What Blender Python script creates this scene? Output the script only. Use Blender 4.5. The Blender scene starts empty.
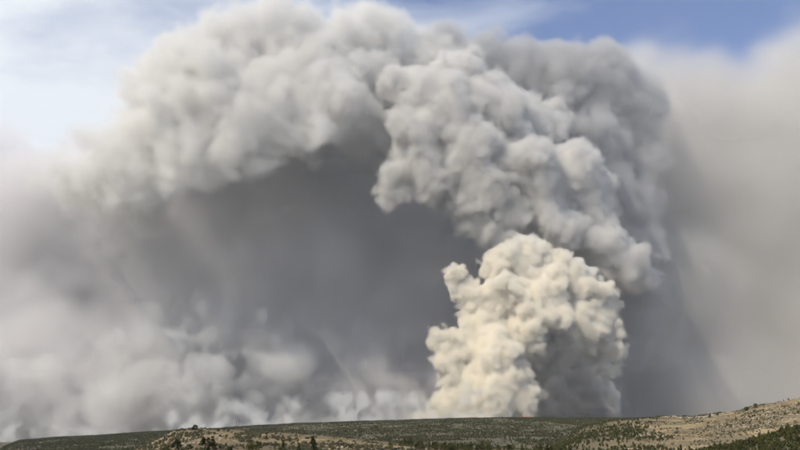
import bpy, bmesh, math, random, time
import numpy as np
from mathutils import Vector, Matrix

T0 = time.time()
random.seed(7)
SC = bpy.context.scene
COL = SC.collection

# ------------------------------------------------------------------ camera
F_PX = 400 / math.tan(math.radians(32.5))      # focal length in photograph pixels
HORIZON = 438.0
PITCH = math.atan((HORIZON - 225) / F_PX)
cam = bpy.data.cameras.new('camera')
cam.sensor_width = 36
cam.lens = 18 / math.tan(math.radians(32.5))
cam.clip_start = 1
cam.clip_end = 300000
cam_ob = bpy.data.objects.new('camera', cam)
COL.objects.link(cam_ob)
cam_ob.rotation_euler = (math.radians(90) + PITCH, 0, 0)
SC.camera = cam_ob

# ------------------------------------------------------------------ sky and sun
SUN_EL = math.radians(44)
SUN_AZ = math.radians(-138)      # compass angle from +Y, negative is to the left: left of and behind the camera
world = bpy.data.worlds.new('World')
SC.world = world
world.use_nodes = True
wn, wl = world.node_tree.nodes, world.node_tree.links
sky = wn.new('ShaderNodeTexSky')
sky.sky_type = 'NISHITA'
sky.sun_disc = False
sky.sun_elevation = SUN_EL
sky.sun_rotation = SUN_AZ
sky.altitude = 1200
sky.air_density = 1.0
sky.dust_density = 0.35
sky.ozone_density = 2.0
bg = wn['Background']
bg.inputs[1].default_value = 0.11
# high thin cirrus, spread over the whole sky dome
tc = wn.new('ShaderNodeTexCoord')
mp = wn.new('ShaderNodeMapping')
mp.inputs['Rotation'].default_value = (0, 0, 0.5)
mp.inputs['Scale'].default_value = (1.2, 3.0, 5.0)
cn = wn.new('ShaderNodeTexNoise')
cn.inputs['Scale'].default_value = 1.3
cn.inputs['Detail'].default_value = 8
cn.inputs['Roughness'].default_value = 0.55
cn.inputs['Distortion'].default_value = 0.15
cr = wn.new('ShaderNodeMapRange')
cr.inputs['From Min'].default_value = 0.42
cr.inputs['From Max'].default_value = 0.74
cr.inputs['To Max'].default_value = 0.92
mx = wn.new('ShaderNodeMix')
mx.data_type = 'RGBA'
mx.inputs['B'].default_value = (7.8, 8.2, 8.5, 1)
wl.new(tc.outputs['Generated'], mp.inputs[0])
wl.new(mp.outputs[0], cn.inputs[0])
sx = wn.new('ShaderNodeSeparateXYZ')
wl.new(tc.outputs['Generated'], sx.inputs[0])
bi = wn.new('ShaderNodeMath')
bi.operation = 'MULTIPLY_ADD'
bi.inputs[1].default_value = -0.55
wl.new(sx.outputs[0], bi.inputs[0])
wl.new(cn.outputs[0], bi.inputs[2])
wl.new(bi.outputs[0], cr.inputs[0])
wl.new(cr.outputs[0], mx.inputs['Factor'])
hs = wn.new('ShaderNodeMix')
hs.data_type = 'RGBA'
hs.blend_type = 'MULTIPLY'
hs.inputs['Factor'].default_value = 1
hs.inputs['B'].default_value = (.52, .94, 1.42, 1)
wl.new(sky.outputs[0], hs.inputs['A'])
wl.new(hs.outputs['Result'], mx.inputs['A'])
wl.new(mx.outputs['Result'], bg.inputs[0])

sun = bpy.data.lights.new('sun', 'SUN')
sun.energy = 4.7
sun.angle = math.radians(0.5)
sun.color = (1, .93, .80)
sun_ob = bpy.data.objects.new('sun', sun)
COL.objects.link(sun_ob)
sd = Vector((math.sin(SUN_AZ) * math.cos(SUN_EL), math.cos(SUN_AZ) * math.cos(SUN_EL), math.sin(SUN_EL)))
sun_ob.rotation_euler = sd.to_track_quat('Z', 'Y').to_euler()

vs = SC.view_settings
vs.view_transform = 'Standard'
vs.look = 'None'
vs.exposure = 0.12
vs.gamma = 1.0
cy = SC.cycles
cy.max_bounces = 12
cy.volume_bounces = 4
cy.diffuse_bounces = 3
cy.volume_step_rate = 7
cy.volume_max_steps = 512
cy.use_adaptive_sampling = True
cy.adaptive_threshold = 0.07
cy.sample_clamp_indirect = 2.0
cy.use_denoising = True
SMOKE = True
HAZE = True
HAZE_DENSITY = 1.8e-5
GROUND_R = 30000

# ------------------------------------------------------------------ helpers
CP, SP = math.cos(PITCH), math.sin(PITCH)


def unproject(px, py, Y):
    """photograph pixel at distance Y north of the viewpoint -> world point and metres per pixel there"""
    a, b = (px - 400) / F_PX, (225 - py) / F_PX
    t = Y / (CP - b * SP)
    return np.array((t * a, Y, t * (SP + b * CP))), t / F_PX


def tag(o, label=None, cat=None, group=None, kind=None):
    if label: o['label'] = label
    if cat: o['category'] = cat
    if group: o['group'] = group
    if kind: o['kind'] = kind
    return o


def new_mat(name):
    m = bpy.data.materials.new(name)
    m.use_nodes = True
    nt = m.node_tree
    nt.nodes.clear()
    out = nt.nodes.new('ShaderNodeOutputMaterial')
    return m, nt, out


def smoke_materials(name, colour, aniso=0.0, core=None, absorb=None, above=None):
    m, nt, out = new_mat(name)
    p = nt.nodes.new('ShaderNodeVolumePrincipled')
    p.inputs['Color'].default_value = (*colour, 1)
    p.inputs['Density'].default_value = .001      # the grids hold densities per kilometre
    p.inputs['Anisotropy'].default_value = aniso
    if above:      # the cream gives way to grey with height
        z0, z1, c2 = above
        geo = nt.nodes.new('ShaderNodeNewGeometry')
        sep = nt.nodes.new('ShaderNodeSeparateXYZ')
        nz = nt.nodes.new('ShaderNodeTexNoise')
        nz.inputs['Scale'].default_value = .0016
        nz.inputs['Detail'].default_value = 1
        ad = nt.nodes.new('ShaderNodeMath')
        ad.operation = 'MULTIPLY_ADD'
        ad.inputs[1].default_value = 2200
        mr = nt.nodes.new('ShaderNodeMapRange')
        mr.interpolation_type = 'SMOOTHSTEP'
        mr.inputs['From Min'].default_value = z0 + 1100
        mr.inputs['From Max'].default_value = z1 + 1100
        cm = nt.nodes.new('ShaderNodeMix')
        cm.data_type = 'RGBA'
        cm.inputs['A'].default_value = (*colour, 1)
        cm.inputs['B'].default_value = (*c2, 1)
        nt.links.new(geo.outputs['Position'], sep.inputs[0])
        nt.links.new(geo.outputs['Position'], nz.inputs[0])
        nt.links.new(nz.outputs[0], ad.inputs[0])
        nt.links.new(sep.outputs[2], ad.inputs[2])
        nt.links.new(ad.outputs[0], mr.inputs[0])
        nt.links.new(mr.outputs[0], cm.inputs['Factor'])
        nt.links.new(cm.outputs['Result'], p.inputs['Color'])
    if absorb: p.inputs['Absorption Color'].default_value = (*absorb, 1)
    nt.links.new(p.outputs[0], out.inputs['Volume'])
    c, nt, out = new_mat(name + '_dense_core')
    d = nt.nodes.new('ShaderNodeBsdfDiffuse')
    d.inputs[0].default_value = (*(core or [x * .8 for x in colour]), 1)
    nt.links.new(d.outputs[0], out.inputs['Surface'])
    return m, c


def lattice_noise(shape, cell, rng):
    """smooth B-spline noise, roughly -1..1, on a grid; cell = lattice spacing in voxels"""
    n = [int(math.ceil(s / cell)) + 5 for s in shape]
    v = rng.uniform(-2.1, 2.1, n).astype(np.float32)
    for ax in range(3):
        t = np.arange(shape[ax], dtype=np.float32) / cell + rng.uniform(.1, .9)
        i = t.astype(int)
        f = (t - i).astype(np.float32)
        sh = [1, 1, 1]
        sh[ax] = -1
        w = ((1 - f) ** 3 / 6, (3 * f ** 3 - 6 * f ** 2 + 4) / 6, (-3 * f ** 3 + 3 * f ** 2 + 3 * f + 1) / 6, f ** 3 / 6)
        v = sum(np.take(v, i + k, ax) * w[k].reshape(sh) for k in range(4))
    return v


def fractal(shape, cell, octaves, rng, rough=0.5, billow=False):
    out, amp = 0, 1.0
    for _ in range(octaves):
        n = lattice_noise(shape, cell, rng)
        if billow: n = 1 - 2 * np.abs(n) if billow == 'ridge' else 2 * np.abs(n) - .6
        out = out + amp * n
        amp *= rough
        cell /= 2.03
        if cell < 1.6: break
    return out


def grid_nodes(ng, holder, attr, shape, lo, hi):
    N, L = ng.nodes.new, ng.links.new
    vc = N('GeometryNodeVolumeCube')
    vc.inputs['Min'].default_value = lo
    vc.inputs['Max'].default_value = hi
    for k, ax in enumerate('XYZ'): vc.inputs['Resolution ' + ax].default_value = shape[k]
    def vm(op, a, b=None):
        n = N('ShaderNodeVectorMath')
        n.operation = op
        for i, x in enumerate((a, b)):
            if x is None: continue
            if hasattr(x, 'is_linked'): L(x, n.inputs[i])
            else: n.inputs[i].default_value = x
        return n.outputs[0]
    def im(op, a, b):
        n = N('FunctionNodeIntegerMath')
        n.operation = op
        for i, x in enumerate((a, b)):
            if hasattr(x, 'is_linked'): L(x, n.inputs[i])
            else: n.inputs[i].default_value = x
        return n.outputs[0]
    step = [(hi[i] - lo[i]) / (shape[i] - 1) for i in range(3)]
    pos = N('GeometryNodeInputPosition').outputs[0]
    v = vm('FLOOR', vm('ADD', vm('DIVIDE', vm('SUBTRACT', pos, lo), step), (.5, .5, .5)))
    sp = N('ShaderNodeSeparateXYZ')
    L(v, sp.inputs[0])
    idx = im('ADD', im('MULTIPLY', im('ADD', im('MULTIPLY', sp.outputs[0], shape[1]), sp.outputs[1]), shape[2]), sp.outputs[2])
    oi = N('GeometryNodeObjectInfo')
    oi.inputs[0].default_value = holder
    na = N('GeometryNodeInputNamedAttribute')
    na.data_type = 'FLOAT'
    na.inputs[0].default_value = attr
    si = N('GeometryNodeSampleIndex')
    si.data_type = 'FLOAT'
    si.domain = 'POINT'
    L(oi.outputs['Geometry'], si.inputs['Geometry'])
    L(na.outputs[0], si.inputs['Value'])
    L(idx, si.inputs['Index'])
    L(si.outputs[0], vc.inputs['Density'])
    return vc


def new_group(name):
    ng = bpy.data.node_groups.new(name, 'GeometryNodeTree')
    ng.interface.new_socket('Geometry', in_out='INPUT', socket_type='NodeSocketGeometry')
    ng.interface.new_socket('Geometry', in_out='OUTPUT', socket_type='NodeSocketGeometry')
    return ng, ng.nodes.new('NodeGroupInput'), ng.nodes.new('NodeGroupOutput')


def holder_for(D):
    me = bpy.data.meshes.new('density_values')
    me.vertices.add(D.size)
    a = me.attributes.new('density_value', 'FLOAT', 'POINT')
    a.data.foreach_set('value', np.ascontiguousarray(D, np.float32).ravel())
    return bpy.data.objects.new('density_values', me)


def smoke(name, balls, Y, voxel_px, mats, label, density, edge, core_depth, seed,
          kids=(16, 8), kid_r=(.32, .5), proud=(.3, .6), warp=6.0, warp_cell=26, rough_amp=4.0, rough_cell=12, thin=None, floor=None):
    """billowing smoke: parent balls given in photograph pixels (px, py, r, away) grow smaller balls on their
    skins; the union, bent by noise, becomes a density grid with a solid dense core mesh inside"""
    rng = np.random.default_rng(seed)
    t0 = time.time()
    B = []
    for (px, py, r, dy) in balls:
        _, s0 = unproject(px, py, Y)
        c, s = unproject(px, py, Y + dy * s0)
        B.append((*c, r * s))
    B = np.array(B)
    s = unproject(400, 300, Y)[1]
    allb, cur = [B], B
    for n in kids:
        nxt = []
        for b in cur:
            d = rng.normal(size=(n, 3))
            d /= np.linalg.norm(d, axis=1)[:, None]
            kr = kid_r[0] + (kid_r[1] - kid_r[0]) * rng.uniform(0, 1, n) ** 1.5
            rr = b[3] * kr
            c = b[:3] + d * (b[3] * (1 - kr + kr * rng.uniform(*proud, n)))[:, None]
            inside = (B[:, 3][None] - np.linalg.norm(c[:, None] - B[None, :, :3], axis=2)).max(1)
            keep = inside < rr * .7
            nxt.append(np.column_stack((c, rr))[keep])
        cur = np.concatenate(nxt)
        allb.append(cur)
    allb = np.concatenate(allb)
    vox = voxel_px * s
    pad = (warp + rough_amp) * s + 2 * vox
    lo = (allb[:, :3] - allb[:, 3:]).min(0) - pad
    hi = (allb[:, :3] + allb[:, 3:]).max(0) + pad
    lo[2] = max(lo[2], -180)
    shape = [int(x) for x in np.ceil((hi - lo) / vox) + 1]
    hi = lo + (np.array(shape) - 1) * vox
    ax = [(lo[i] + vox * np.arange(shape[i])).astype(np.float32) for i in range(3)]
    W = [fractal(shape, warp_cell / voxel_px, 3, rng) * np.float32(warp * s) for _ in range(3)]
    W[0] += ax[0][:, None, None]
    W[1] += ax[1][None, :, None]
    W[2] += ax[2][None, None, :]
    Fd = np.full(shape, -1e5, np.float32)
    m = warp * s * 1.9
    for b in allb:
        sl = []
        for i in range(3):
            a0 = int(max(0, (b[i] - b[3] - m - lo[i]) // vox))
            a1 = int(min(shape[i], (b[i] + b[3] + m - lo[i]) // vox + 2))
            sl.append(slice(a0, a1))
        sl = tuple(sl)
        v = Fd[sl]
        if v.size == 0: continue
        d = np.sqrt((W[0][sl] - b[0]) ** 2 + (W[1][sl] - b[1]) ** 2 + (W[2][sl] - b[2]) ** 2)
        np.maximum(v, b[3] - d, out=v)
    del W
    np.maximum(Fd, -12 * vox, out=Fd)
    Fd += fractal(shape, rough_cell / voxel_px, 4, rng, .65, billow=True) * np.float32(rough_amp * s)
    t = np.clip(Fd / (edge * s), 0, 1)
    D = t * t * (3 - 2 * t)
    if thin:
        D *= np.clip(.5 + thin[1] * fractal(shape, thin[0] / voxel_px, 4, rng), 0.0, 1.3)
    D *= density * 1000
    D[D < .004] = 0
    # keep the borders of the grid empty
    for i in range(3):
        k = [slice(None)] * 3
        for e in (0, -1):
            if i == 2 and e == 0: continue
            k[i] = e
            D[tuple(k)] = 0
    lo_t, hi_t = tuple(float(x) for x in lo), tuple(float(x) for x in hi)
    mat, core_mat = mats
    # dense core
    if core_depth is not None:
        Cc = Fd[::2, ::2, ::2].copy()
        for _ in range(2):                      # drop stray crumbs
            for a_ in range(3): Cc = (np.roll(Cc, 1, a_) + 2 * Cc + np.roll(Cc, -1, a_)) / 4
        cd = core_depth * s
        Cc = np.clip((Cc - cd) / (4 * vox) + .5, 0, 1)
        Cc[0], Cc[-1], Cc[:, 0], Cc[:, -1], Cc[:, :, 0], Cc[:, :, -1] = 0, 0, 0, 0, 0, 0
        hi2 = tuple(float(lo[i] + (Cc.shape[i] - 1) * 2 * vox) for i in range(3))
        ng, gi, go = new_group('core_surface')
        hc = holder_for(Cc)
        vc = grid_nodes(ng, hc, 'density_value', Cc.shape, lo_t, hi2)
        v2 = ng.nodes.new('GeometryNodeVolumeToMesh')
        v2.inputs['Threshold'].default_value = .5
        ng.links.new(vc.outputs[0], v2.inputs[0])
        ng.links.new(v2.outputs[0], go.inputs[0])
        tmp = bpy.data.objects.new('core_surface', bpy.data.meshes.new('core_surface'))
        COL.objects.link(tmp)
        md = tmp.modifiers.new('core', 'NODES')
        md.node_group = ng
        dg = bpy.context.evaluated_depsgraph_get()
        me = bpy.data.meshes.new_from_object(tmp.evaluated_get(dg))
        me.name = name
        # keep only the large connected bodies of the core
        nv, ne = len(me.vertices), len(me.edges)
        if nv:
            ed = np.empty(ne * 2, np.int32)
            me.edges.foreach_get('vertices', ed)
            ed = ed.reshape(-1, 2)
            lab = np.arange(nv)
            while True:
                new = lab.copy()
                mn = np.minimum(lab[ed[:, 0]], lab[ed[:, 1]])
                np.minimum.at(new, ed[:, 0], mn)
                np.minimum.at(new, ed[:, 1], mn)
                new = new[new]
                new = new[new]
                if (new == lab).all(): break
                lab = new
            cnt = np.bincount(lab, minlength=nv)
            small = np.nonzero(cnt[lab] < .06 * cnt.max())[0]
            bmc = bmesh.new()
            bmc.from_mesh(me)
            bmc.verts.ensure_lookup_table()
            bmesh.ops.delete(bmc, geom=[bmc.verts[int(i)] for i in small], context='VERTS')
            bmc.to_mesh(me)
            bmc.free()
        bpy.data.objects.remove(tmp)
        bpy.data.node_groups.remove(ng)
        bpy.data.objects.remove(hc)
        me.polygons.foreach_set('use_smooth', [True] * len(me.polygons))
        me.materials.clear()
        me.materials.append(core_mat)
    else:
        me = bpy.data.meshes.new(name)
        me.materials.append(mat)
    o = bpy.data.objects.new(name, me)
    COL.objects.link(o)
    ng, gi, go = new_group(name + '_billows')
    hd = holder_for(D)
    vc = grid_nodes(ng, hd, 'density_value', D.shape, lo_t, hi_t)
    sm = ng.nodes.new('GeometryNodeSetMaterial')
    sm.inputs['Material'].default_value = mat
    jg = ng.nodes.new('GeometryNodeJoinGeometry')
    ng.links.new(vc.outputs[0], sm.inputs[0])
    ng.links.new(sm.outputs[0], jg.inputs[0])
    ng.links.new(gi.outputs[0], jg.inputs[0])
    ng.links.new(jg.outputs[0], go.inputs[0])
    md = o.modifiers.new('billows', 'NODES')
    md.node_group = ng
    tag(o, label, 'smoke', 'smoke of the wildfire', 'stuff')
    o['top'] = hi_t[2]
    print('SMOKE', name, shape, D.size // 1000, 'k voxels', len(allb), 'balls', len(me.polygons), 'core faces', round(time.time() - t0, 1), 's')
    return o

# ------------------------------------------------------------------ ground
def interp(px, pts):
    xs, ys = zip(*pts)
    return np.interp(px, xs, ys)


def smooth(t):
    t = np.clip(t, 0, 1)
    return t * t * (3 - 2 * t)


_R2 = np.random.default_rng(21)
_LAT = _R2.uniform(-1, 1, (256, 256))


def noise2(x, y, cell, octaves=4, rough=.5):
    out, amp = 0, 1.0
    for k in range(octaves):
        u, v = x / cell + 17.3 * k, y / cell + 9.7 * k
        i, j = np.floor(u).astype(int), np.floor(v).astype(int)
        f, g = u - i, v - j
        f, g = f * f * (3 - 2 * f), g * g * (3 - 2 * g)
        i0, i1, j0, j1 = i % 256, (i + 1) % 256, j % 256, (j + 1) % 256
        out = out + amp * ((_LAT[i0, j0] * (1 - f) + _LAT[i1, j0] * f) * (1 - g) + (_LAT[i0, j1] * (1 - f) + _LAT[i1, j1] * f) * g)
        amp *= rough
        cell /= 2.1
    return out


def px_of(x, y):
    az = np.clip(np.arctan2(x, y), -1.1, 1.1)
    return 400 + F_PX / CP * np.tan(az) * .998


def xy_of(px, d):
    az = np.arctan((px - 400) / (F_PX / CP))
    return d * np.sin(az), d * np.cos(az)


RIDGE = [(-700, 470), (-60, 462), (0, 452), (6, 445), (20, 440.5), (60, 437.5), (100, 436), (150, 433), (200, 431), (260, 427), (300, 425), (350, 423.5), (400, 422),
         (450, 420.6), (500, 420), (530, 420), (560, 420.6), (600, 421), (640, 421), (700, 420.6), (760, 420), (1500, 420)]
MESA = [(-700, 480), (480, 480), (560, 440), (585, 428), (620, 423), (650, 421), (690, 420.8), (706, 419.5), (730, 417.2), (742, 416), (756, 413),
        (770, 411), (785, 408.5), (800, 406.5), (900, 402), (1500, 408)]
KNOLL = [(-700, 462), (90, 460), (130, 452), (148, 444.5), (163, 437.5), (172, 433), (180, 431), (200, 430.3), (230, 431.3), (270, 433), (300, 435.2),
         (340, 438), (380, 441), (400, 443), (425, 446.5), (450, 448.5), (540, 449.5), (580, 454), (620, 470), (1500, 470)]
SLOPE = [(-700, 485), (560, 470), (620, 457), (660, 453), (700, 449), (720, 446), (745, 441), (770, 436.5), (800, 431), (900, 420), (1500, 420)]


def crest(px, prof, R):
    return (HORIZON - interp(px, prof)) / F_PX * R * CP * 1.05


def height(x, y, detail=True):
    d = np.hypot(x, y)
    px = px_of(x, y)
    back = y < 0
    base = np.interp(d, [0, 60, 200, 500, 1200, 2500, 6000, 20000, 60000], [-1.7, -4.5, -9.5, -20, -42, -70, -60, 0, 0])
    hs = [base]
    for prof, R, wf, wb, low in ((RIDGE, 4000, 2300, 4500, -70), (MESA, 1900, 1150, 2500, -45), (KNOLL, 350, 170, 260, -14), (SLOPE, 520, 240, 420, -16)):
        c = crest(px, prof, R)
        low = np.minimum(base - 3, 0 * base + low)
        c = np.where(back, low, c)
        t = np.where(d < R, (R - d) / wf, (d - R) / wb)
        t = np.clip(t, 0, 1)
        prof_t = np.where(d < R, 1 - (t ** 1.15), 1 - smooth(t))
        hs.append(low + (c - low) * prof_t)
    H = np.stack(hs)
    k = np.clip(d * .004, .25, 6)
    m = H.max(0)
    z = m + k * np.log(np.exp(np.clip((H - m) / k, -40, 0)).sum(0)) - 0 * k
    z -= k * 0.02
    if detail:
        z = z + noise2(x, y, 60, 5, .55) * np.clip(d * .0022, .1, 3.0) * np.where(d > 3600, .4, 1)
    return z


az = np.radians(np.concatenate((np.linspace(-180, -42, 70)[:-1], np.linspace(-42, 42, 840), np.linspace(42, 180, 70)[1:])))
rr = np.concatenate(([0.5], np.geomspace(4, 9000, 640), np.geomspace(9400, GROUND_R, 12)))
A, Rr = np.meshgrid(az, rr)
gx, gy = Rr * np.sin(A), Rr * np.cos(A)
gz = height(gx, gy)
na_, nr_ = len(az), len(rr)
verts = np.column_stack((gx.ravel(), gy.ravel(), gz.ravel()))
ii, jj = np.meshgrid(np.arange(nr_ - 1), np.arange(na_ - 1), indexing='ij')
q = (ii * na_ + jj).ravel()
faces = np.column_stack((q, q + 1, q + na_ + 1, q + na_))
gm = bpy.data.meshes.new('ground')
gm.vertices.add(len(verts))
gm.vertices.foreach_set('co', verts.astype(np.float32).ravel())
gm.loops.add(faces.size)
gm.loops.foreach_set('vertex_index', faces.astype(np.int32).ravel())
gm.polygons.add(len(faces))
gm.polygons.foreach_set('loop_start', np.arange(0, faces.size, 4, dtype=np.int32))
gm.polygons.foreach_set('loop_total', np.full(len(faces), 4, np.int32))
gm.polygons.foreach_set('use_smooth', [True] * len(faces))
gm.update(calc_edges=True)
if gm.polygons[5000].normal.z < 0: gm.flip_normals()
# how wooded the land is (leaf litter and shrubs instead of dry grass): 0 open grass, 1 woodland floor


def woods(x, y):
    d = np.hypot(x, y)
    px = px_of(x, y)
    n = noise2(x, y, 260, 4) * 26
    w = smooth((640 - px + n * 1.6) / 90)                       # woodland fades out onto the mesa
    w = np.where(d < 700, smooth((px + n * .4 - 610) / 60), w)   # near ground: open knoll on the left, shrubs on the right
    w = np.where(d > 3700, np.maximum(w, .9 * (px < 640)), w)
    return w


att = gm.attributes.new('woodland', 'FLOAT', 'POINT')
att.data.foreach_set('value', woods(gx, gy).astype(np.float32).ravel())


def ground_material():
    m, nt, out = new_mat('dry_grassland')
    N, L = nt.nodes.new, nt.links.new
    b = N('ShaderNodeBsdfDiffuse')
    b.inputs['Roughness'].default_value = .8
    geo = N('ShaderNodeNewGeometry')
    def noise(scale, detail=6, rough=.6):
        n = N('ShaderNodeTexNoise')
        n.inputs['Scale'].default_value = scale
        n.inputs['Detail'].default_value = detail
        n.inputs['Roughness'].default_value = rough
        L(geo.outputs['Position'], n.inputs['Vector'])
        return n.outputs[0]
    def ramp(src, stops):
        r = N('ShaderNodeValToRGB')
        e = r.color_ramp.elements
        while len(e) < len(stops): e.new(.5)
        for k, (p, c) in enumerate(stops):
            e[k].position = p
            e[k].color = (*c, 1)
        L(src, r.inputs[0])
        return r.outputs[0]
    def mix(f, a, c, mode='MIX'):
        x = N('ShaderNodeMix')
        x.data_type = 'RGBA'
        x.blend_type = mode
        if hasattr(f, 'is_linked'): L(f, x.inputs['Factor'])
        else: x.inputs['Factor'].default_value = f
        L(a, x.inputs['A'])
        if hasattr(c, 'is_linked'): L(c, x.inputs['B'])
        else: x.inputs['B'].default_value = (*c, 1)
        return x.outputs['Result']
    grass = ramp(noise(.012, 8, .65), [(.3, (.18, .125, .07)), (.42, (.28, .19, .09)), (.54, (.40, .285, .14)), (.66, (.60, .45, .25))])
    soil = ramp(noise(.15, 6, .7), [(.35, (.13, .105, .08)), (.55, (.32, .25, .16)), (.7, (.52, .45, .35))])
    col = mix(.45, grass, soil)
    at = N('ShaderNodeAttribute')
    at.attribute_name = 'woodland'
    floor = ramp(noise(.02, 6, .65), [(.35, (.045, .05, .036)), (.55, (.09, .088, .062)), (.7, (.20, .17, .12))])
    col = mix(at.outputs['Fac'], col, floor)
    band = N('ShaderNodeTexNoise')
    band.inputs['Scale'].default_value = 1
    band.inputs['Detail'].default_value = 5
    bm_ = N('ShaderNodeMapping')
    bm_.inputs['Scale'].default_value = (.004, .012, .09)
    L(geo.outputs['Position'], bm_.inputs[0])
    L(bm_.outputs[0], band.inputs['Vector'])
    col = mix(ramp(band.outputs[0], [(.44, (.75, .75, .75)), (.58, (0, 0, 0))]), col, (.15, .115, .075))
    scrub = ramp(noise(.35, 5, .7), [(.45, (0, 0, 0)), (.6, (1, 1, 1))])
    col = mix(scrub, mix(.75, col, (.09, .085, .06)), col)
    L(col, b.inputs[0])
    bp = N('ShaderNodeBump')
    bp.inputs['Strength'].default_value = .8
    bp.inputs['Distance'].default_value = 1.5
    L(noise(.3, 6, .7), bp.inputs['Height'])
    L(bp.outputs[0], b.inputs['Normal'])
    L(b.outputs[0], out.inputs['Surface'])
    return m


gm.materials.append(ground_material())
ground = bpy.data.objects.new('ground', gm)
COL.objects.link(ground)
tag(ground, kind='structure')

# ------------------------------------------------------------------ trees


def leaf_material(name, a, b, hue=.12):
    m, nt, out = new_mat(name)
    N, L = nt.nodes.new, nt.links.new
    oi = N('ShaderNodeObjectInfo')
    geo = N('ShaderNodeNewGeometry')
    n = N('ShaderNodeTexNoise')
    n.inputs['Scale'].default_value = 1.3
    L(geo.outputs['Position'], n.inputs['Vector'])
    x = N('ShaderNodeMix')
    x.data_type = 'RGBA'
    x.inputs['A'].default_value = (*a, 1)
    x.inputs['B'].default_value = (*b, 1)
    ad = N('ShaderNodeMath')
    ad.operation = 'MULTIPLY_ADD'
    ad.inputs[1].default_value = .8
    L(oi.outputs['Random'], ad.inputs[0])
    s = N('ShaderNodeMath')
    s.operation = 'MULTIPLY_ADD'
    s.inputs[1].default_value = .6
    s.inputs[2].default_value = -.2
    L(n.outputs[0], s.inputs[0])
    L(s.outputs[0], ad.inputs[2])
    L(ad.outputs[0], x.inputs['Factor'])
    d, t, mxs = N('ShaderNodeBsdfDiffuse'), N('ShaderNodeBsdfTranslucent'), N('ShaderNodeMixShader')
    mxs.inputs[0].default_value = .2
    for q_ in (d, t): L(x.outputs['Result'], q_.inputs[0])
    L(d.outputs[0], mxs.inputs[1])
    L(t.outputs[0], mxs.inputs[2])
    L(mxs.outputs[0], out.inputs['Surface'])
    return m


def bark_material():
    m, nt, out = new_mat('juniper_bark')
    d = nt.nodes.new('ShaderNodeBsdfDiffuse')
    n = nt.nodes.new('ShaderNodeTexNoise')
    n.inputs['Scale'].default_value = 6
    r = nt.nodes.new('ShaderNodeValToRGB')
    r.color_ramp.elements[0].color = (.05, .035, .025, 1)
    r.color_ramp.elements[1].color = (.17, .13, .10, 1)
    nt.links.new(n.outputs[0], r.inputs[0])
    nt.links.new(r.outputs[0], d.inputs[0])
    nt.links.new(d.outputs[0], out.inputs['Surface'])
    return m


M_JUN = leaf_material('juniper_foliage', (.034, .042, .02), (.125, .12, .045))
M_SHR = leaf_material('sage_foliage', (.10, .10, .065), (.17, .15, .09))
M_BARK = bark_material()


def leaf_mesh(name, mat, rng, n, h, w, size, style, base=.12):
    """many small leaf sprays in clumps through a crown of height h and half width w"""
    clumps = []
    for _ in range(16):
        t = rng.uniform(base, 1)
        if style == 'cone': rad = w * (1 - t) ** .75 * 1.05
        else: rad = w * math.sqrt(max(0, 1 - ((t - .42) / .6) ** 2))
        a = rng.uniform(0, 6.28)
        q_ = math.sqrt(rng.uniform(.05, 1)) * .75
        clumps.append((rad * q_ * math.cos(a), rad * q_ * math.sin(a), t * h * .93, rng.uniform(.22, .42) * w * (1.25 - .6 * t)))
    V, Fc = [], []
    for k in range(n):
        c = clumps[rng.integers(len(clumps))]
        d = rng.normal(size=3)
        d /= np.linalg.norm(d)
        p = np.array(c[:3]) + d * c[3] * rng.uniform(.55, 1.1) * np.array((1, 1, .85))
        p[2] = max(p[2], .05 * h)
        nrm = d + rng.normal(size=3) * .6
        nrm /= np.linalg.norm(nrm)
        u = np.cross(nrm, rng.normal(size=3))
        u /= np.linalg.norm(u)
        v = np.cross(nrm, u)
        s = size * rng.uniform(.6, 1.3)
        i = len(V)
        V += [tuple(p + u * s * .6), tuple(p + v * s * 1.1), tuple(p - u * s * .6), tuple(p - v * s * .7)]
        Fc.append((i, i + 1, i + 2, i + 3))
    me = bpy.data.meshes.new(name)
    me.from_pydata(V, [], Fc)
    me.materials.append(mat)
    return me


def trunk_mesh(rng, h, r):
    V, Fc = [], []
    def limb(p0, p1, r0, r1, seg=4, sides=7):
        p0, p1 = np.array(p0), np.array(p1)
        bend = rng.normal(size=3) * np.linalg.norm(p1 - p0) * .05
        st = len(V)
        for k in range(seg + 1):
            t = k / seg
            c = p0 * (1 - t) + p1 * t + bend * math.sin(t * 3.14)
            rad = r0 * (1 - t) + r1 * t
            for j in range(sides):
                a = j * 2 * math.pi / sides
                V.append((c[0] + rad * math.cos(a), c[1] + rad * math.sin(a), c[2]))
        for k in range(seg):
            for j in range(sides):
                a, b = st + k * sides + j, st + k * sides + (j + 1) % sides
                Fc.append((a, b, b + sides, a + sides))
        Fc.append(tuple(range(st + seg * sides, st + (seg + 1) * sides)))
    limb((0, 0, -.5), (0, 0, h * .8), r, r * .2, 6)
    for k in range(6):
        a, z = rng.uniform(0, 6.28), h * rng.uniform(.12, .55)
        L_ = h * rng.uniform(.2, .3)
        limb((0, 0, z), (L_ * math.cos(a), L_ * math.sin(a), z + L_ * rng.uniform(.5, .9)), r * .45, r * .1, 3, 5)
    me = bpy.data.meshes.new('trunk')
    me.from_pydata(V, [], Fc)
    me.materials.append(M_BARK)
    return me


rng = np.random.default_rng(5)
KINDS = []
for k, (st, h, w) in enumerate((('round', 4.2, 2.1), ('cone', 5.4, 1.9), ('round', 3.4, 2.2), ('cone', 4.6, 1.7))):
    KINDS.append((leaf_mesh('crown', M_JUN, rng, 620, h, w, .27, st, .1), trunk_mesh(rng, h, .2), h))

placed = []
EACH = []


def ground_z(x, y):
    return float(height(np.array([x]), np.array([y]))[0])


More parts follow.
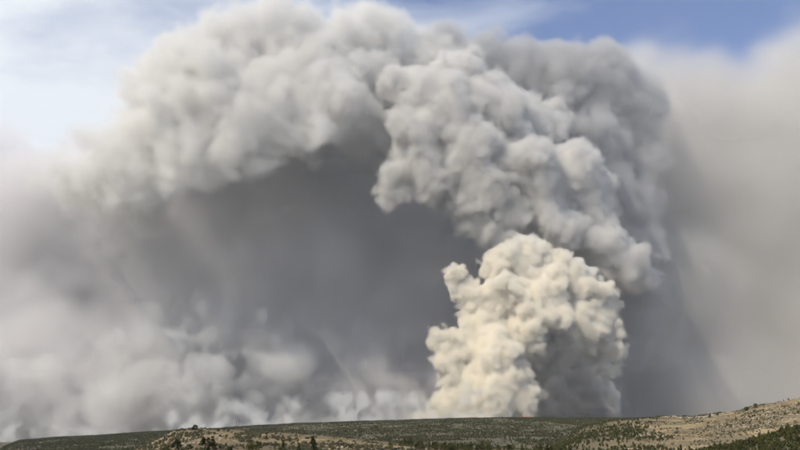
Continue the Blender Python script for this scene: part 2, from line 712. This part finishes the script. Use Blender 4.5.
def juniper(px, d, kind, scale, label, group, name='juniper_tree'):
    x, y = xy_of(px, d)
    t = bpy.data.objects.new(name, None)
    t.empty_display_size = .5
    COL.objects.link(t)
    t.location = (x, y, ground_z(x, y) - .1)
    t.rotation_euler = (0, 0, rng.uniform(0, 6.28))
    t.scale = (scale * rng.uniform(.9, 1.15), scale * rng.uniform(.9, 1.15), scale)
    tag(t, label, 'tree', group)
    crown_me, trunk_me, h = KINDS[kind]
    for nm, me in (('crown', crown_me), ('trunk', trunk_me)):
        c = bpy.data.objects.new(nm, me)
        COL.objects.link(c)
        c.parent = t
    placed.append((x, y))
    return t

# the junipers that stand out one by one in front of and on the knoll: pixel column, distance, kind, size, label
NEAR = [
    (168, 262, 0, 1.05, 'round juniper before the left foot of the tan knoll, leftmost of the front row'),
    (177, 270, 2, 1.15, 'low broad juniper touching the leftmost one of the front row below the knoll'),
    (190, 262, 0, .80, 'small olive juniper between the leftmost pair and the tall one under the lone bush'),
    (206, 266, 0, 1.32, 'tall full juniper below the round bush, biggest on the left of the knoll'),
    (213, 272, 3, 1.10, 'narrow juniper leaning against the right side of the tall full juniper'),
    (231, 258, 2, .85, 'low juniper alone on the knoll slope, second to the right of the tall one'),
    (251, 266, 2, 1.00, 'squat juniper hugging the left side of a broad dark juniper mid knoll'),
    (259, 264, 0, 1.12, 'broad dark juniper in the middle of the knoll front'),
    (283, 262, 1, .95, 'olive pointed juniper right of the broad dark juniper'),
    (299, 262, 3, .90, 'short pointed juniper just left of the sharpest cone shaped juniper'),
    (313, 268, 1, 1.18, 'sharply cone shaped dark juniper standing out against the dry grass'),
    (322, 262, 2, .62, 'tiny juniper beside the right foot of the cone shaped one'),
    (391, 300, 2, .95, 'low round juniper at the right end of the knoll by the bottom edge'),
    (401, 310, 0, .92, 'juniper at the meeting of dry knoll and green thicket'),
]
for px, d, k, s, lab in NEAR:
    juniper(px, d, k, s, lab, 'junipers along the front of the knoll')

# lone round bush on the crest of the knoll
bush_me = leaf_mesh('foliage', M_JUN, rng, 700, 3.0, 2.5, .3, 'round', .02)
def lone_bush(px, d, s, label, name='round_bush', wide=1.0):
    x, y = xy_of(px, d)
    t = bpy.data.objects.new(name, None)
    COL.objects.link(t)
    t.location = (x, y, ground_z(x, y) - .15)
    t.scale = (s * wide, s * wide, s)
    tag(t, label, 'bush')
    for nm, me in (('crown', bush_me), ('trunk', KINDS[2][1])):
        c = bpy.data.objects.new(nm, me)
        c.scale = (1, 1, 1) if nm == 'crown' else (.6, .6, .6)
        COL.objects.link(c)
        c.parent = t
    return t
lone_bush(193.5, 347, .82, 'dark round bush alone on the bare crest of the tan knoll')
lone_bush(760.5, 1770, 3.0, 'larger dark bush on the skyline of the right hill')
lone_bush(751, 1770, 2.6, 'low wide dark bush left of the larger one on the right hill skyline', wide=1.5)
lone_bush(721, 1840, 2.3, 'small dark bush at the foot of the right hill where the mesa rim ends')
lone_bush(713, 1850, 2.1, 'small bush on the mesa rim just left of the hill foot')


def scatter(n, pxr, dr, accept, sep):
    """positions in the world, spread evenly over the ground between two azimuths and two distances"""
    out, grid = [], {}
    tries = 0
    while len(out) < n and tries < n * 60:
        tries += 1
        px = rng.uniform(*pxr)
        d = math.sqrt(rng.uniform(dr[0] ** 2, dr[1] ** 2))
        if rng.random() > accept(px, d): continue
        x, y = xy_of(px, d)
        key = (int(x // sep), int(y // sep))
        if any((x - a) ** 2 + (y - b) ** 2 < sep * sep for i in (-1, 0, 1) for j in (-1, 0, 1) for a, b in grid.get((key[0] + i, key[1] + j), ())): continue
        grid.setdefault(key, []).append((x, y))
        out.append((px, d))
    return out

# thicket in the middle of the bottom edge
SHAPE = ('full rounded', 'tall pointed', 'low spreading', 'slim pointed')
def size_word(s, a, b): return 'small' if s < a + (b - a) * .33 else ('middle sized' if s < a + (b - a) * .67 else 'large')
for px, d in scatter(60, (404, 570), (318, 372), lambda p, d: 1 if p < 480 else .5, 2.8):
    k, s = rng.integers(4), rng.uniform(.62, .95)
    where = ('against the right foot of the dry knoll' if px < 440 else 'in the densest middle of the bottom thicket' if px < 490 else 'in the thinning right end of the bottom thicket')
    juniper(px, d, k, s, f'{"front" if d < 340 else "back"} row {size_word(s, .62, .95).replace("middle sized", "medium")} {SHAPE[k]} juniper {where}', 'junipers of the bottom thicket')
# green slope on the right
for px, d in scatter(150, (630, 812), (330, 540), lambda p, d: np.clip((p - 600) / 160, .15, 1), 3.6):
    k, s = rng.integers(4), rng.uniform(.7, 1.15)
    where = ('on the crest line' if d > 490 else 'halfway down' if d > 420 else 'low')
    along = ('at its left tip' if px < 690 else 'near its middle' if px < 745 else 'at the frame edge' if px > 782 else 'beyond its middle')
    juniper(px, d, k, s, f'{size_word(s, .7, 1.15).replace("middle sized", "medium")} {SHAPE[k]} juniper {where} on the right slope {along}', 'junipers of the right slope')
# scattered on the mesa and its slope
for px, d in scatter(105, (560, 812), (850, 1650), lambda p, d: float(np.clip((.12 if p > 690 else .5) + 1.5 * noise2(*(np.array([q_]) for q_ in xy_of(p, d)), 90, 2)[0], .01, 1)), 7):
    k, s = rng.integers(4), rng.uniform(.9, 1.5)
    where = ('high' if d > 1400 else 'halfway up' if d > 1100 else 'low')
    along = ('beside the woodland' if px < 630 else 'below the flat rim' if px < 700 else 'on the rising right hill' if px < 760 else 'under the right hilltop')
    juniper(px, d, k, s, f'{size_word(s, .9, 1.5).replace("middle sized", "medium")} {SHAPE[k]} juniper {where} on the mesa {along}', 'junipers dotted over the mesa side')

# everything farther off or too many to count: woodland as one object made of instanced low trees
lows = []
for k in range(3):
    st = ('round', 'cone', 'round')[k]
    me = leaf_mesh('low_tree', M_JUN, rng, 46, 4.6, 2.2, 1.05, st, .05)
    lows.append(bpy.data.objects.new('low_tree', me))
sage = [bpy.data.objects.new('sage_clump', leaf_mesh('sage_clump', M_SHR, rng, 30, .8, .7, .3, 'round', .0)) for _ in range(2)]


def mass(name, pts, sources, smin, smax, label, cat, sink=.1):
    P = np.array([xy_of(px, d) for px, d in pts])
    z = height(P[:, 0], P[:, 1]) - sink
    me = bpy.data.meshes.new(name)
    me.from_pydata([(float(a), float(b), float(c)) for (a, b), c in zip(P, z)], [], [])
    o = bpy.data.objects.new(name, me)
    COL.objects.link(o)
    ng, gi, go = new_group(name)
    N, L = ng.nodes.new, ng.links.new
    jg = N('GeometryNodeJoinGeometry')
    for k, src in enumerate(sources):
        oi = N('GeometryNodeObjectInfo')
        oi.inputs[0].default_value = src
        oi.inputs['As Instance'].default_value = True
        io = N('GeometryNodeInstanceOnPoints')
        ri = N('FunctionNodeRandomValue')
        ri.data_type = 'INT'
        ri.inputs[4].default_value = 0
        ri.inputs[5].default_value = len(sources) - 1
        ri.inputs['Seed'].default_value = 3
        cmp_ = N('FunctionNodeCompare')
        cmp_.data_type = 'INT'
        cmp_.operation = 'EQUAL'
        L(ri.outputs[2], cmp_.inputs[2])
        cmp_.inputs[3].default_value = k
        rs = N('FunctionNodeRandomValue')
        rs.inputs[2].default_value = smin
        rs.inputs[3].default_value = smax
        rs.inputs['Seed'].default_value = 11 + k
        rz = N('FunctionNodeRandomValue')
        rz.inputs[3].default_value = 6.28
        rz.inputs['Seed'].default_value = 23 + k
        cx = N('ShaderNodeCombineXYZ')
        L(rz.outputs[1], cx.inputs[2])
        L(gi.outputs[0], io.inputs['Points'])
        L(cmp_.outputs[0], io.inputs['Selection'])
        L(oi.outputs['Geometry'], io.inputs['Instance'])
        L(cx.outputs[0], io.inputs['Rotation'])
        L(rs.outputs[1], io.inputs['Scale'])
        L(io.outputs[0], jg.inputs[0])
    L(jg.outputs[0], go.inputs[0])
    md = o.modifiers.new('scatter', 'NODES')
    md.node_group = ng
    for s_ in sources[:1]: me.materials.append(s_.data.materials[0])
    tag(o, label, cat, kind='stuff')
    print(name, len(pts))
    return o


def mass_pts(n, pxr, dr, accept):
    px = rng.uniform(*pxr, n)
    d = np.sqrt(rng.uniform(dr[0] ** 2, dr[1] ** 2, n))
    x, y = xy_of(px, d)
    keep = rng.random(n) < accept(px, d, x, y)
    return list(zip(px[keep], d[keep]))


mass('ridge_woodland', mass_pts(60000, (-80, 660), (2500, 4250), lambda p, d, x, y: np.clip(.9 + 1.4 * noise2(x, y, 140, 3), .2, 1) * np.clip((650 - p) / 40, 0, 1)),
     lows, .8, 1.5, 'dark juniper woodland covering the long ridge below the smoke', 'woodland')
mass('valley_woodland', mass_pts(26000, (-80, 430), (1000, 2500), lambda p, d, x, y: np.clip(.8 + 1.2 * noise2(x, y, 120, 3), .1, 1)),
     lows, .8, 1.4, 'dark juniper woodland in the hollow between the knoll and the long ridge', 'woodland')
mass('slope_woodland', mass_pts(30000, (380, 700), (700, 2600), lambda p, d, x, y: np.clip(.5 + 1.6 * noise2(x, y, 90, 3), .12, 1) * smooth((690 - p - (d - 1500) * .05) / 150)),
     lows, .7, 1.35, 'scattered grey green junipers on the pale slope left of the mesa', 'woodland')
mass('rim_trees', mass_pts(560, (630, 812), (1885, 1975), lambda p, d, x, y: np.where(p < 738, np.clip(.55 + 1.5 * noise2(x, y, 60, 2), .08, 1), .03)),
     lows, .45, 1.05, 'thin dark line of trees along the flat mesa rim', 'woodland')
mass('knoll_scrub', mass_pts(9000, (110, 470), (180, 380), lambda p, d, x, y: np.clip(.35 + 1.4 * noise2(x, y, 14, 3), .03, 1)),
     sage, .5, 1.5, 'grey green sage scrub sprinkled over the dry knoll', 'scrub', .05)
mass('mesa_scrub', mass_pts(16000, (540, 812), (560, 2200), lambda p, d, x, y: np.clip(.2 + 1.4 * noise2(x, y, 60, 3), .02, 1)),
     sage, 1.2, 2.8, 'low scrub speckling the tan mesa and hill', 'scrub', .1)
mass('slope_scrub', mass_pts(5000, (560, 812), (300, 560), lambda p, d, x, y: np.full(p.shape, .8)),
     [sage[0], lows[0], lows[2]], .35, .6, 'mixed scrub filling the gaps between junipers on the right slope', 'scrub', .1)



# pale rock ledge along the mesa rim
def rim_ledge():
    V, Fc = [], []
    n = 150
    rngl = np.random.default_rng(3)
    for k in range(n):
        px = 636 + 104 * k / (n - 1)
        d = 1862 + 10 * math.sin(k * .35) + rngl.uniform(-3, 3)
        x, y = xy_of(px, d)
        z = ground_z(x, y)
        hgt = (2.6 + rngl.uniform(-1.2, 1.6)) * min(1, k / 14, (n - 1 - k) / 14 + .1)
        ux, uy = x / d, y / d
        for (off, dz) in ((0, -1.5), (rngl.uniform(-.3, .6), hgt * .55), (rngl.uniform(.6, 1.6), hgt), (9, hgt * .6), (15, -2)):
            V.append((x + ux * off, y + uy * off, z + dz))
    for k in range(n - 1):
        for j in range(4):
            a = k * 5 + j
            Fc.append((a, a + 5, a + 6, a + 1))
    me = bpy.data.meshes.new('rock_ledge')
    me.from_pydata(V, [], Fc)
    m, nt, out = new_mat('pale_rimrock')
    d_ = nt.nodes.new('ShaderNodeBsdfDiffuse')
    nz = nt.nodes.new('ShaderNodeTexNoise')
    nz.inputs['Scale'].default_value = .12
    nz.inputs['Detail'].default_value = 6
    geo = nt.nodes.new('ShaderNodeNewGeometry')
    r = nt.nodes.new('ShaderNodeValToRGB')
    r.color_ramp.elements[0].position, r.color_ramp.elements[0].color = .38, (.22, .18, .13, 1)
    r.color_ramp.elements[1].position, r.color_ramp.elements[1].color = .58, (.50, .42, .31, 1)
    nt.links.new(geo.outputs['Position'], nz.inputs[0])
    nt.links.new(nz.outputs[0], r.inputs[0])
    nt.links.new(r.outputs[0], d_.inputs[0])
    nt.links.new(d_.outputs[0], out.inputs['Surface'])
    me.materials.append(m)
    o = bpy.data.objects.new('rock_ledge', me)
    COL.objects.link(o)
    tag(o, kind='structure')
    return m


M_ROCK = rim_ledge()

# boulders and ledges lying on the knoll and on the right hill
rocks = []
for k in range(3):
    bm = bmesh.new()
    bmesh.ops.create_icosphere(bm, subdivisions=2, radius=1)
    rk = np.random.default_rng(50 + k)
    sc_ = rk.uniform(.6, 1.2, 3) * (1.3, 1, .55)
    ph = rk.uniform(0, 6, 6)
    for v in bm.verts:
        c = v.co
        f = 1 + .22 * math.sin(3 * c.x + ph[0]) * math.cos(2.6 * c.y + ph[1]) + .16 * math.sin(5 * c.z + 4 * c.x + ph[2]) + rk.uniform(-.07, .07)
        v.co = Vector((c.x * sc_[0], c.y * sc_[1], c.z * sc_[2])) * f
    me = bpy.data.meshes.new('boulder')
    bm.to_mesh(me)
    bm.free()
    me.materials.append(M_ROCK)
    rocks.append(bpy.data.objects.new('boulder', me))
mass('knoll_rubble', mass_pts(2600, (120, 440), (190, 372), lambda p, d, x, y: np.clip(.15 + 1.6 * noise2(x, y, 22, 3), .02, 1)),
     rocks, .12, .55, 'pale stones strewn over the dry knoll', 'rubble', -.02)
mass('hill_rubble', mass_pts(3200, (600, 812), (1000, 1900), lambda p, d, x, y: np.clip(1.8 * noise2(x, y, 90, 4) + .002 * (p - 700), 0, 1)),
     rocks, .7, 2.2, 'pale rock outcrops strewn over the mesa side and right hill', 'rubble', -.1)

# slender two legged power pole seen faintly against the smoke over the knoll
def utility_pole(px, d, h, label):
    x, y = xy_of(px, d)
    t = bpy.data.objects.new('utility_pole', None)
    COL.objects.link(t)
    t.location = (x, y, ground_z(x, y) - .5)
    t.rotation_euler = (0, 0, .35)
    tag(t, label, 'utility pole')
    def rod(name, p0, p1, r):
        bm = bmesh.new()
        p0, p1 = Vector(p0), Vector(p1)
        bmesh.ops.create_cone(bm, cap_ends=True, segments=8, radius1=r, radius2=r * .75, depth=(p1 - p0).length)
        rot = (p1 - p0).to_track_quat('Z', 'Y').to_matrix().to_4x4()
        bmesh.ops.transform(bm, matrix=Matrix.Translation((p0 + p1) / 2) @ rot, verts=bm.verts)
        me = bpy.data.meshes.new(name)
        bm.to_mesh(me)
        bm.free()
        me.materials.append(M_BARK)
        o = bpy.data.objects.new(name, me)
        COL.objects.link(o)
        o.parent = t
    for s_ in (-1, 1): rod('post', (s_ * .7, 0, 0), (s_ * .7, 0, 7.6), .11)
    rod('crossarm', (-1.6, 0, 6.6), (1.6, 0, 6.6), .08)
    for s_ in (-1, 1): rod('brace', (s_ * .7, .1, 3.4), (-s_ * .7, .1, 6.2), .05)


utility_pole(236.5, 385, 1, 'thin two legged utility pole faint against the smoke behind the knoll')

# the one flame front that shows under the column
def flames():
    V, Fc = [], []
    rf = np.random.default_rng(8)
    R0 = 4000
    for k in range(9):
        x, y = xy_of(521 + k * 1.3 + rf.uniform(-.5, .5), R0 + rf.uniform(-20, 20))
        z, h, w = ground_z(x, y), rf.uniform(16, 34) * (.6 + .05 * k), rf.uniform(4, 7)
        st = len(V)
        for j in range(7):
            t = j / 6
            ww = w * (1 - t) ** .8 * (.7 + .6 * math.sin(3 * t + k)) * .5 + .05
            cx_ = x + 3 * t * t + 1.2 * math.sin(5 * t + k)
            for a in range(6): V.append((cx_ + ww * math.cos(a * 1.047), y + ww * math.sin(a * 1.047), z - 1 + t * h))
        for j in range(6):
            for a in range(6):
                b0, b1 = st + j * 6 + a, st + j * 6 + (a + 1) % 6
                Fc.append((b0, b1, b1 + 6, b0 + 6))
    me = bpy.data.meshes.new('flames')
    me.from_pydata(V, [], Fc)
    m, nt, out = new_mat('flame')
    e = nt.nodes.new('ShaderNodeEmission')
    e.inputs[0].default_value = (1, .27, .12, 1)
    e.inputs[1].default_value = .55
    nt.links.new(e.outputs[0], out.inputs['Surface'])
    me.materials.append(m)
    o = bpy.data.objects.new('flames', me)
    COL.objects.link(o)
    tag(o, 'small patch of orange flames on the ridge at the foot of the column', 'flames', kind='thing')


flames()

# ------------------------------------------------------------------ smoke
if SMOKE:
    cream = smoke_materials('cream_smoke', (.985, .935, .83), above=(2100, 3300, (.93, .91, .87)))
    smoke('smoke_column', [
        (455, 272, 12, -6), (466, 290, 15, 0), (458, 282, 10, 0), (500, 262, 17, 4), (524, 255, 20, 0), (548, 268, 22, 2),
        (576, 286, 24, 4), (600, 302, 20, 8), (612, 326, 16, 10), (603, 346, 20, 14), (575, 322, 28, 4), (540, 300, 34, -4),
        (505, 300, 28, -6), (490, 325, 24, -4), (478, 304, 16, -4), (444, 345, 13, -4), (450, 362, 18, -8), (472, 350, 20, -6), (500, 350, 28, -14),
        (525, 336, 26, -10), (592, 368, 21, 22), (594, 394, 21, 26), (500, 382, 30, -18), (472, 385, 22, -12), (452, 398, 17, -10),
        (438, 411, 10, -6), (424, 415, 7, -4), (412, 417, 5, 0), (520, 398, 20, -22), (485, 408, 18, -20), (532, 414, 11, -14), (560, 335, 18, 12),
        (505, 415, 16, -22), (462, 414, 14, -14), (608, 410, 12, 26), (560, 380, 26, 34)],
        9000, 1.4, cream, 'cream coloured billowing smoke column rising from the fire behind the ridge',
        .028, 3, 7, 3, kids=(22, 15, 8), kid_r=(.26, .6), proud=(.3, .65), warp=6, warp_cell=30, rough_amp=2.8, rough_cell=7)
    recess_shade = smoke_materials('recess_shade_smoke', (.24, .235, .24))  # low albedo puts the shade of the column's recess into the smoke colour
    smoke('recess_shade_fold', [(543, 350, 12, -34), (556, 340, 12, -30), (560, 362, 16, -30), (576, 384, 17, -22), (566, 404, 18, -28), (548, 388, 13, -36), (588, 402, 15, -8), (546, 410, 13, -36), (598, 414, 12, 0)],
        9000, 1.7, recess_shade, 'dark smoke fold, shade painted in, low on the right side of the cream column',
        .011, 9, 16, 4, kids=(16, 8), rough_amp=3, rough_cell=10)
    grey = smoke_materials('grey_smoke', (.975, .93, .85), above=(1500, 2900, (.835, .815, .785)))
    smoke('grey_smoke_plume', [
        (622, 256, 28, 16), (644, 274, 18, 20), (600, 238, 30, 14), (566, 228, 28, 8), (590, 208, 26, 14), (545, 196, 36, 6),
        (512, 214, 24, 0), (490, 236, 17, 0), (474, 226, 16, 4), (504, 246, 20, 4), (466, 206, 18, 2), (480, 192, 32, 2), (520, 166, 38, 0), (562, 174, 34, 10), (588, 186, 22, 16), (472, 150, 38, -4),
        (432, 168, 30, 0), (418, 128, 34, -6), (450, 108, 40, -6), (396, 172, 24, 4), (412, 92, 30, 0), (456, 84, 34, 6),
        (492, 110, 38, 10), (500, 190, 34, 34), (450, 180, 30, 26), (470, 140, 40, 40), (560, 250, 36, 50), (530, 130, 36, 30)],
        9300, 1.8, grey, 'thick grey smoke plume billowing up and bending left above the cream column',
        .010, 7, 14, 5, kids=(16, 10, 6), kid_r=(.3, .66), proud=(.25, .55), warp=11, warp_cell=44, rough_amp=4.4, rough_cell=15)
    dark = smoke_materials('shade_painted_smoke', (.67, .66, .655))  # darker albedo paints in the shade cast here by the front billows
    smoke('shade_painted_flank', [
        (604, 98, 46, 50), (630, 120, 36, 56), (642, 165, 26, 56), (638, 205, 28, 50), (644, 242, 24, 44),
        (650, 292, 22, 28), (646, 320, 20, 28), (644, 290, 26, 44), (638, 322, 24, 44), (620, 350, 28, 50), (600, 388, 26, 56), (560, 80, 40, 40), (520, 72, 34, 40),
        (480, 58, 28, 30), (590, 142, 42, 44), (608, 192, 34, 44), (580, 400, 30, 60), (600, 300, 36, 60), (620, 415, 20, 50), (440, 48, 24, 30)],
        9700, 2.2, dark, 'grey smoke with painted shade along the right flank and top of the plume',
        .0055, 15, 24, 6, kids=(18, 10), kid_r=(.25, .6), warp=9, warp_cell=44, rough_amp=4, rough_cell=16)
    pale = smoke_materials('pale_smoke', (.915, .892, .852))
    smoke('pale_smoke_canopy', [
        (130, 92, 23, -20), (160, 80, 28, -20), (195, 62, 34, -10), (235, 46, 40, 0), (284, 42, 42, 0), (332, 52, 40, 0), (376, 42, 40, 10),
        (424, 58, 36, 20), (340, 100, 50, -10), (280, 104, 54, -20), (222, 110, 50, -30), (172, 122, 42, -30), (140, 140, 34, -30), (100, 175, 30, -20),
        (250, 135, 48, -40), (305, 130, 46, -30), (190, 160, 44, -40), (130, 185, 40, -30), (70, 192, 28, 0), (130, 205, 36, 10),
        (250, 90, 50, 60), (330, 90, 50, 60), (400, 100, 50, 70), (180, 120, 46, 60), (300, 110, 60, 130), (220, 120, 56, 120), (380, 110, 60, 130), (120, 180, 40, 60), (300, 120, 60, 200), (380, 100, 60, 200), (460, 90, 50, 120)],
        9700, 2.5, pale, 'pale smoke canopy spreading left across the sky from the top of the plume',
        .0042, 15, 38, 9, kids=(14, 9), kid_r=(.25, .65), warp=15, warp_cell=55, rough_amp=10, rough_cell=20)
    far = smoke_materials('far_smoke', (.945, .925, .925))
    wall = [(x, y - (12 if x < 200 else 0), 150, dy + 40) for x in range(-220, 560, 80) for y, dy in ((290 if x > 140 else 310, 30), (350, 10), (420, 0), (490, -20))]
    wall += [(x, 235, 85, 20) for x in range(230, 520, 40)]
    smoke('far_smoke_bank', wall, 13500, 5.0, far, 'dim grey bank of smoke filling the distance under the canopy',
        .0016, 40, 95, 11, kids=(10,), kid_r=(.25, .5), warp=30, warp_cell=150, rough_amp=16, rough_cell=80)
    drift = smoke_materials('drifting_smoke', (.945, .91, .90))
    smoke('drifting_smoke', [(x, y + 10 * math.sin(x * .05), 55, 10 * math.cos(x * .03)) for x in range(-120, 480, 50) for y in (210, 270, 330, 390)],
        11600, 4.0, drift, 'mottled thin smoke drifting down in curtains below the canopy',
        .0018, 22, None, 31, kids=(8,), warp=30, warp_cell=90, rough_amp=10, rough_cell=40, thin=(70, .9))
    veil = smoke_materials('veil_smoke', (.825, .795, .75))
    wall = [(x, y + (20 if x < 720 else 0) + 16 * math.sin(x * .037), 150, dy + 40) for x in range(640, 1080, 75) for y, dy in ((190, 30), (240, 20), (310, 10), (380, 0), (460, 0))]
    smoke('hazy_smoke_bank', wall, 12500, 6.0, veil, 'smooth beige grey bank of smoke right of the plume',
        .0013, 75, 100, 12, kids=(), warp=38, warp_cell=110, rough_amp=16, rough_cell=50)
    low = smoke_materials('low_smoke', (.935, .92, .895))
    smoke('low_smoke_billows', [
        (20, 400, 30, 0), (58, 380, 22, 0), (-20, 380, 34, 0), (-70, 380, 40, 0), (110, 400, 28, -10), (108, 345, 20, 10), (136, 325, 26, 20), (172, 340, 26, 20), (140, 380, 34, 0), (180, 400, 30, -10),
        (210, 380, 28, 0), (232, 330, 24, 20), (262, 345, 26, 24), (285, 375, 28, 10), (250, 405, 22, 0), (300, 400, 22, 10), (330, 400, 20, 0), (360, 396, 22, 6),
        (385, 395, 20, 6), (408, 398, 16, 14), (330, 360, 24, 30), (375, 370, 22, 30), (60, 425, 26, -10), (130, 425, 26, -10), (200, 425, 20, -10), (0, 435, 26, -10), (-50, 430, 30, -10), (345, 418, 12, -6), (300, 420, 12, -6), (400, 418, 9, -4), (405, 408, 14, 4), (420, 404, 12, 14), (385, 412, 14, -4), (365, 414, 13, -4), (315, 412, 14, -6)],
        10000, 2.6, low, 'low soft smoke billows drifting along the far ridge left of the column',
        .0026, 12, None, 15, kids=(16, 9), kid_r=(.25, .6), warp=16, warp_cell=44, rough_amp=10, rough_cell=15, thin=(36, .5))
    white = smoke_materials('white_smoke', (.97, .96, .93))
    rp = np.random.default_rng(77)
    puffs = []
    for x in np.concatenate((rp.uniform(190, 500, 380), rp.uniform(-30, 215, 80))):
        up = rp.exponential(1.0) * (2.5 + 4.5 * float(smooth((x - 180) / 160) * smooth((500 - x) / 60))) * (1 + .7 * math.sin(x * .11))
        puffs.append((x - .3 * up, float(interp(x, RIDGE)) + 3 - min(up, 24), rp.uniform(3, 6.5) + .12 * up, rp.uniform(-25, 25)))
    puffs += [(x, 441 + .15 * x, 9, rp.uniform(-10, 20)) for x in range(-60, 12, 6)]
    smoke('white_smoke_wisps', puffs, 7000, 1.6, white, 'small white smoke wisps rising along the rim of the long ridge',
        .007, 3.5, None, 19, kids=(9,), kid_r=(.3, .6), warp=7, warp_cell=16, rough_amp=2.6, rough_cell=8, thin=(16, .4))
    smoke('drifting_wisps', [(680, 376, 9, 0), (684, 390, 9, 0), (675, 366, 8, 0), (688, 400, 10, 0), (682, 352, 7, 0), (642, 408, 9, 0), (652, 400, 8, 0), (634, 418, 9, 0)], 11000, 2.0, veil, 'two faint wisps of smoke standing right of the column above the mesa',
        .0009, 9, None, 23, kids=(10,), warp=10, warp_cell=18, rough_amp=4, rough_cell=12)
# ------------------------------------------------------------------ the air itself: even thin haze round everything
if HAZE:
    top = 200.0
    for o in COL.objects:
        if o.get('category') == 'smoke': top = max(top, o['top'])
    z0, z1, e = float(gz.min()) - 1.0, top + 60, GROUND_R * 1.01
    hv = [(sx_ * e, sy_ * e, z) for z in (z0, z1) for sx_, sy_ in ((-1, -1), (1, -1), (1, 1), (-1, 1))]
    hm = bpy.data.meshes.new('haze')
    hm.from_pydata(hv, [], [(3, 2, 1, 0), (4, 5, 6, 7), (0, 1, 5, 4), (1, 2, 6, 5), (2, 3, 7, 6), (3, 0, 4, 7)])
    m, nt, out = new_mat('haze_air')
    p = nt.nodes.new('ShaderNodeVolumePrincipled')
    p.inputs['Color'].default_value = (.94, .95, .97, 1)
    p.inputs['Density'].default_value = HAZE_DENSITY
    p.inputs['Anisotropy'].default_value = .3
    nt.links.new(p.outputs[0], out.inputs['Volume'])
    hm.materials.append(m)
    ho = bpy.data.objects.new('haze', hm)
    COL.objects.link(ho)
    tag(ho, kind='stuff')
print('TOTAL', round(time.time() - T0, 1))
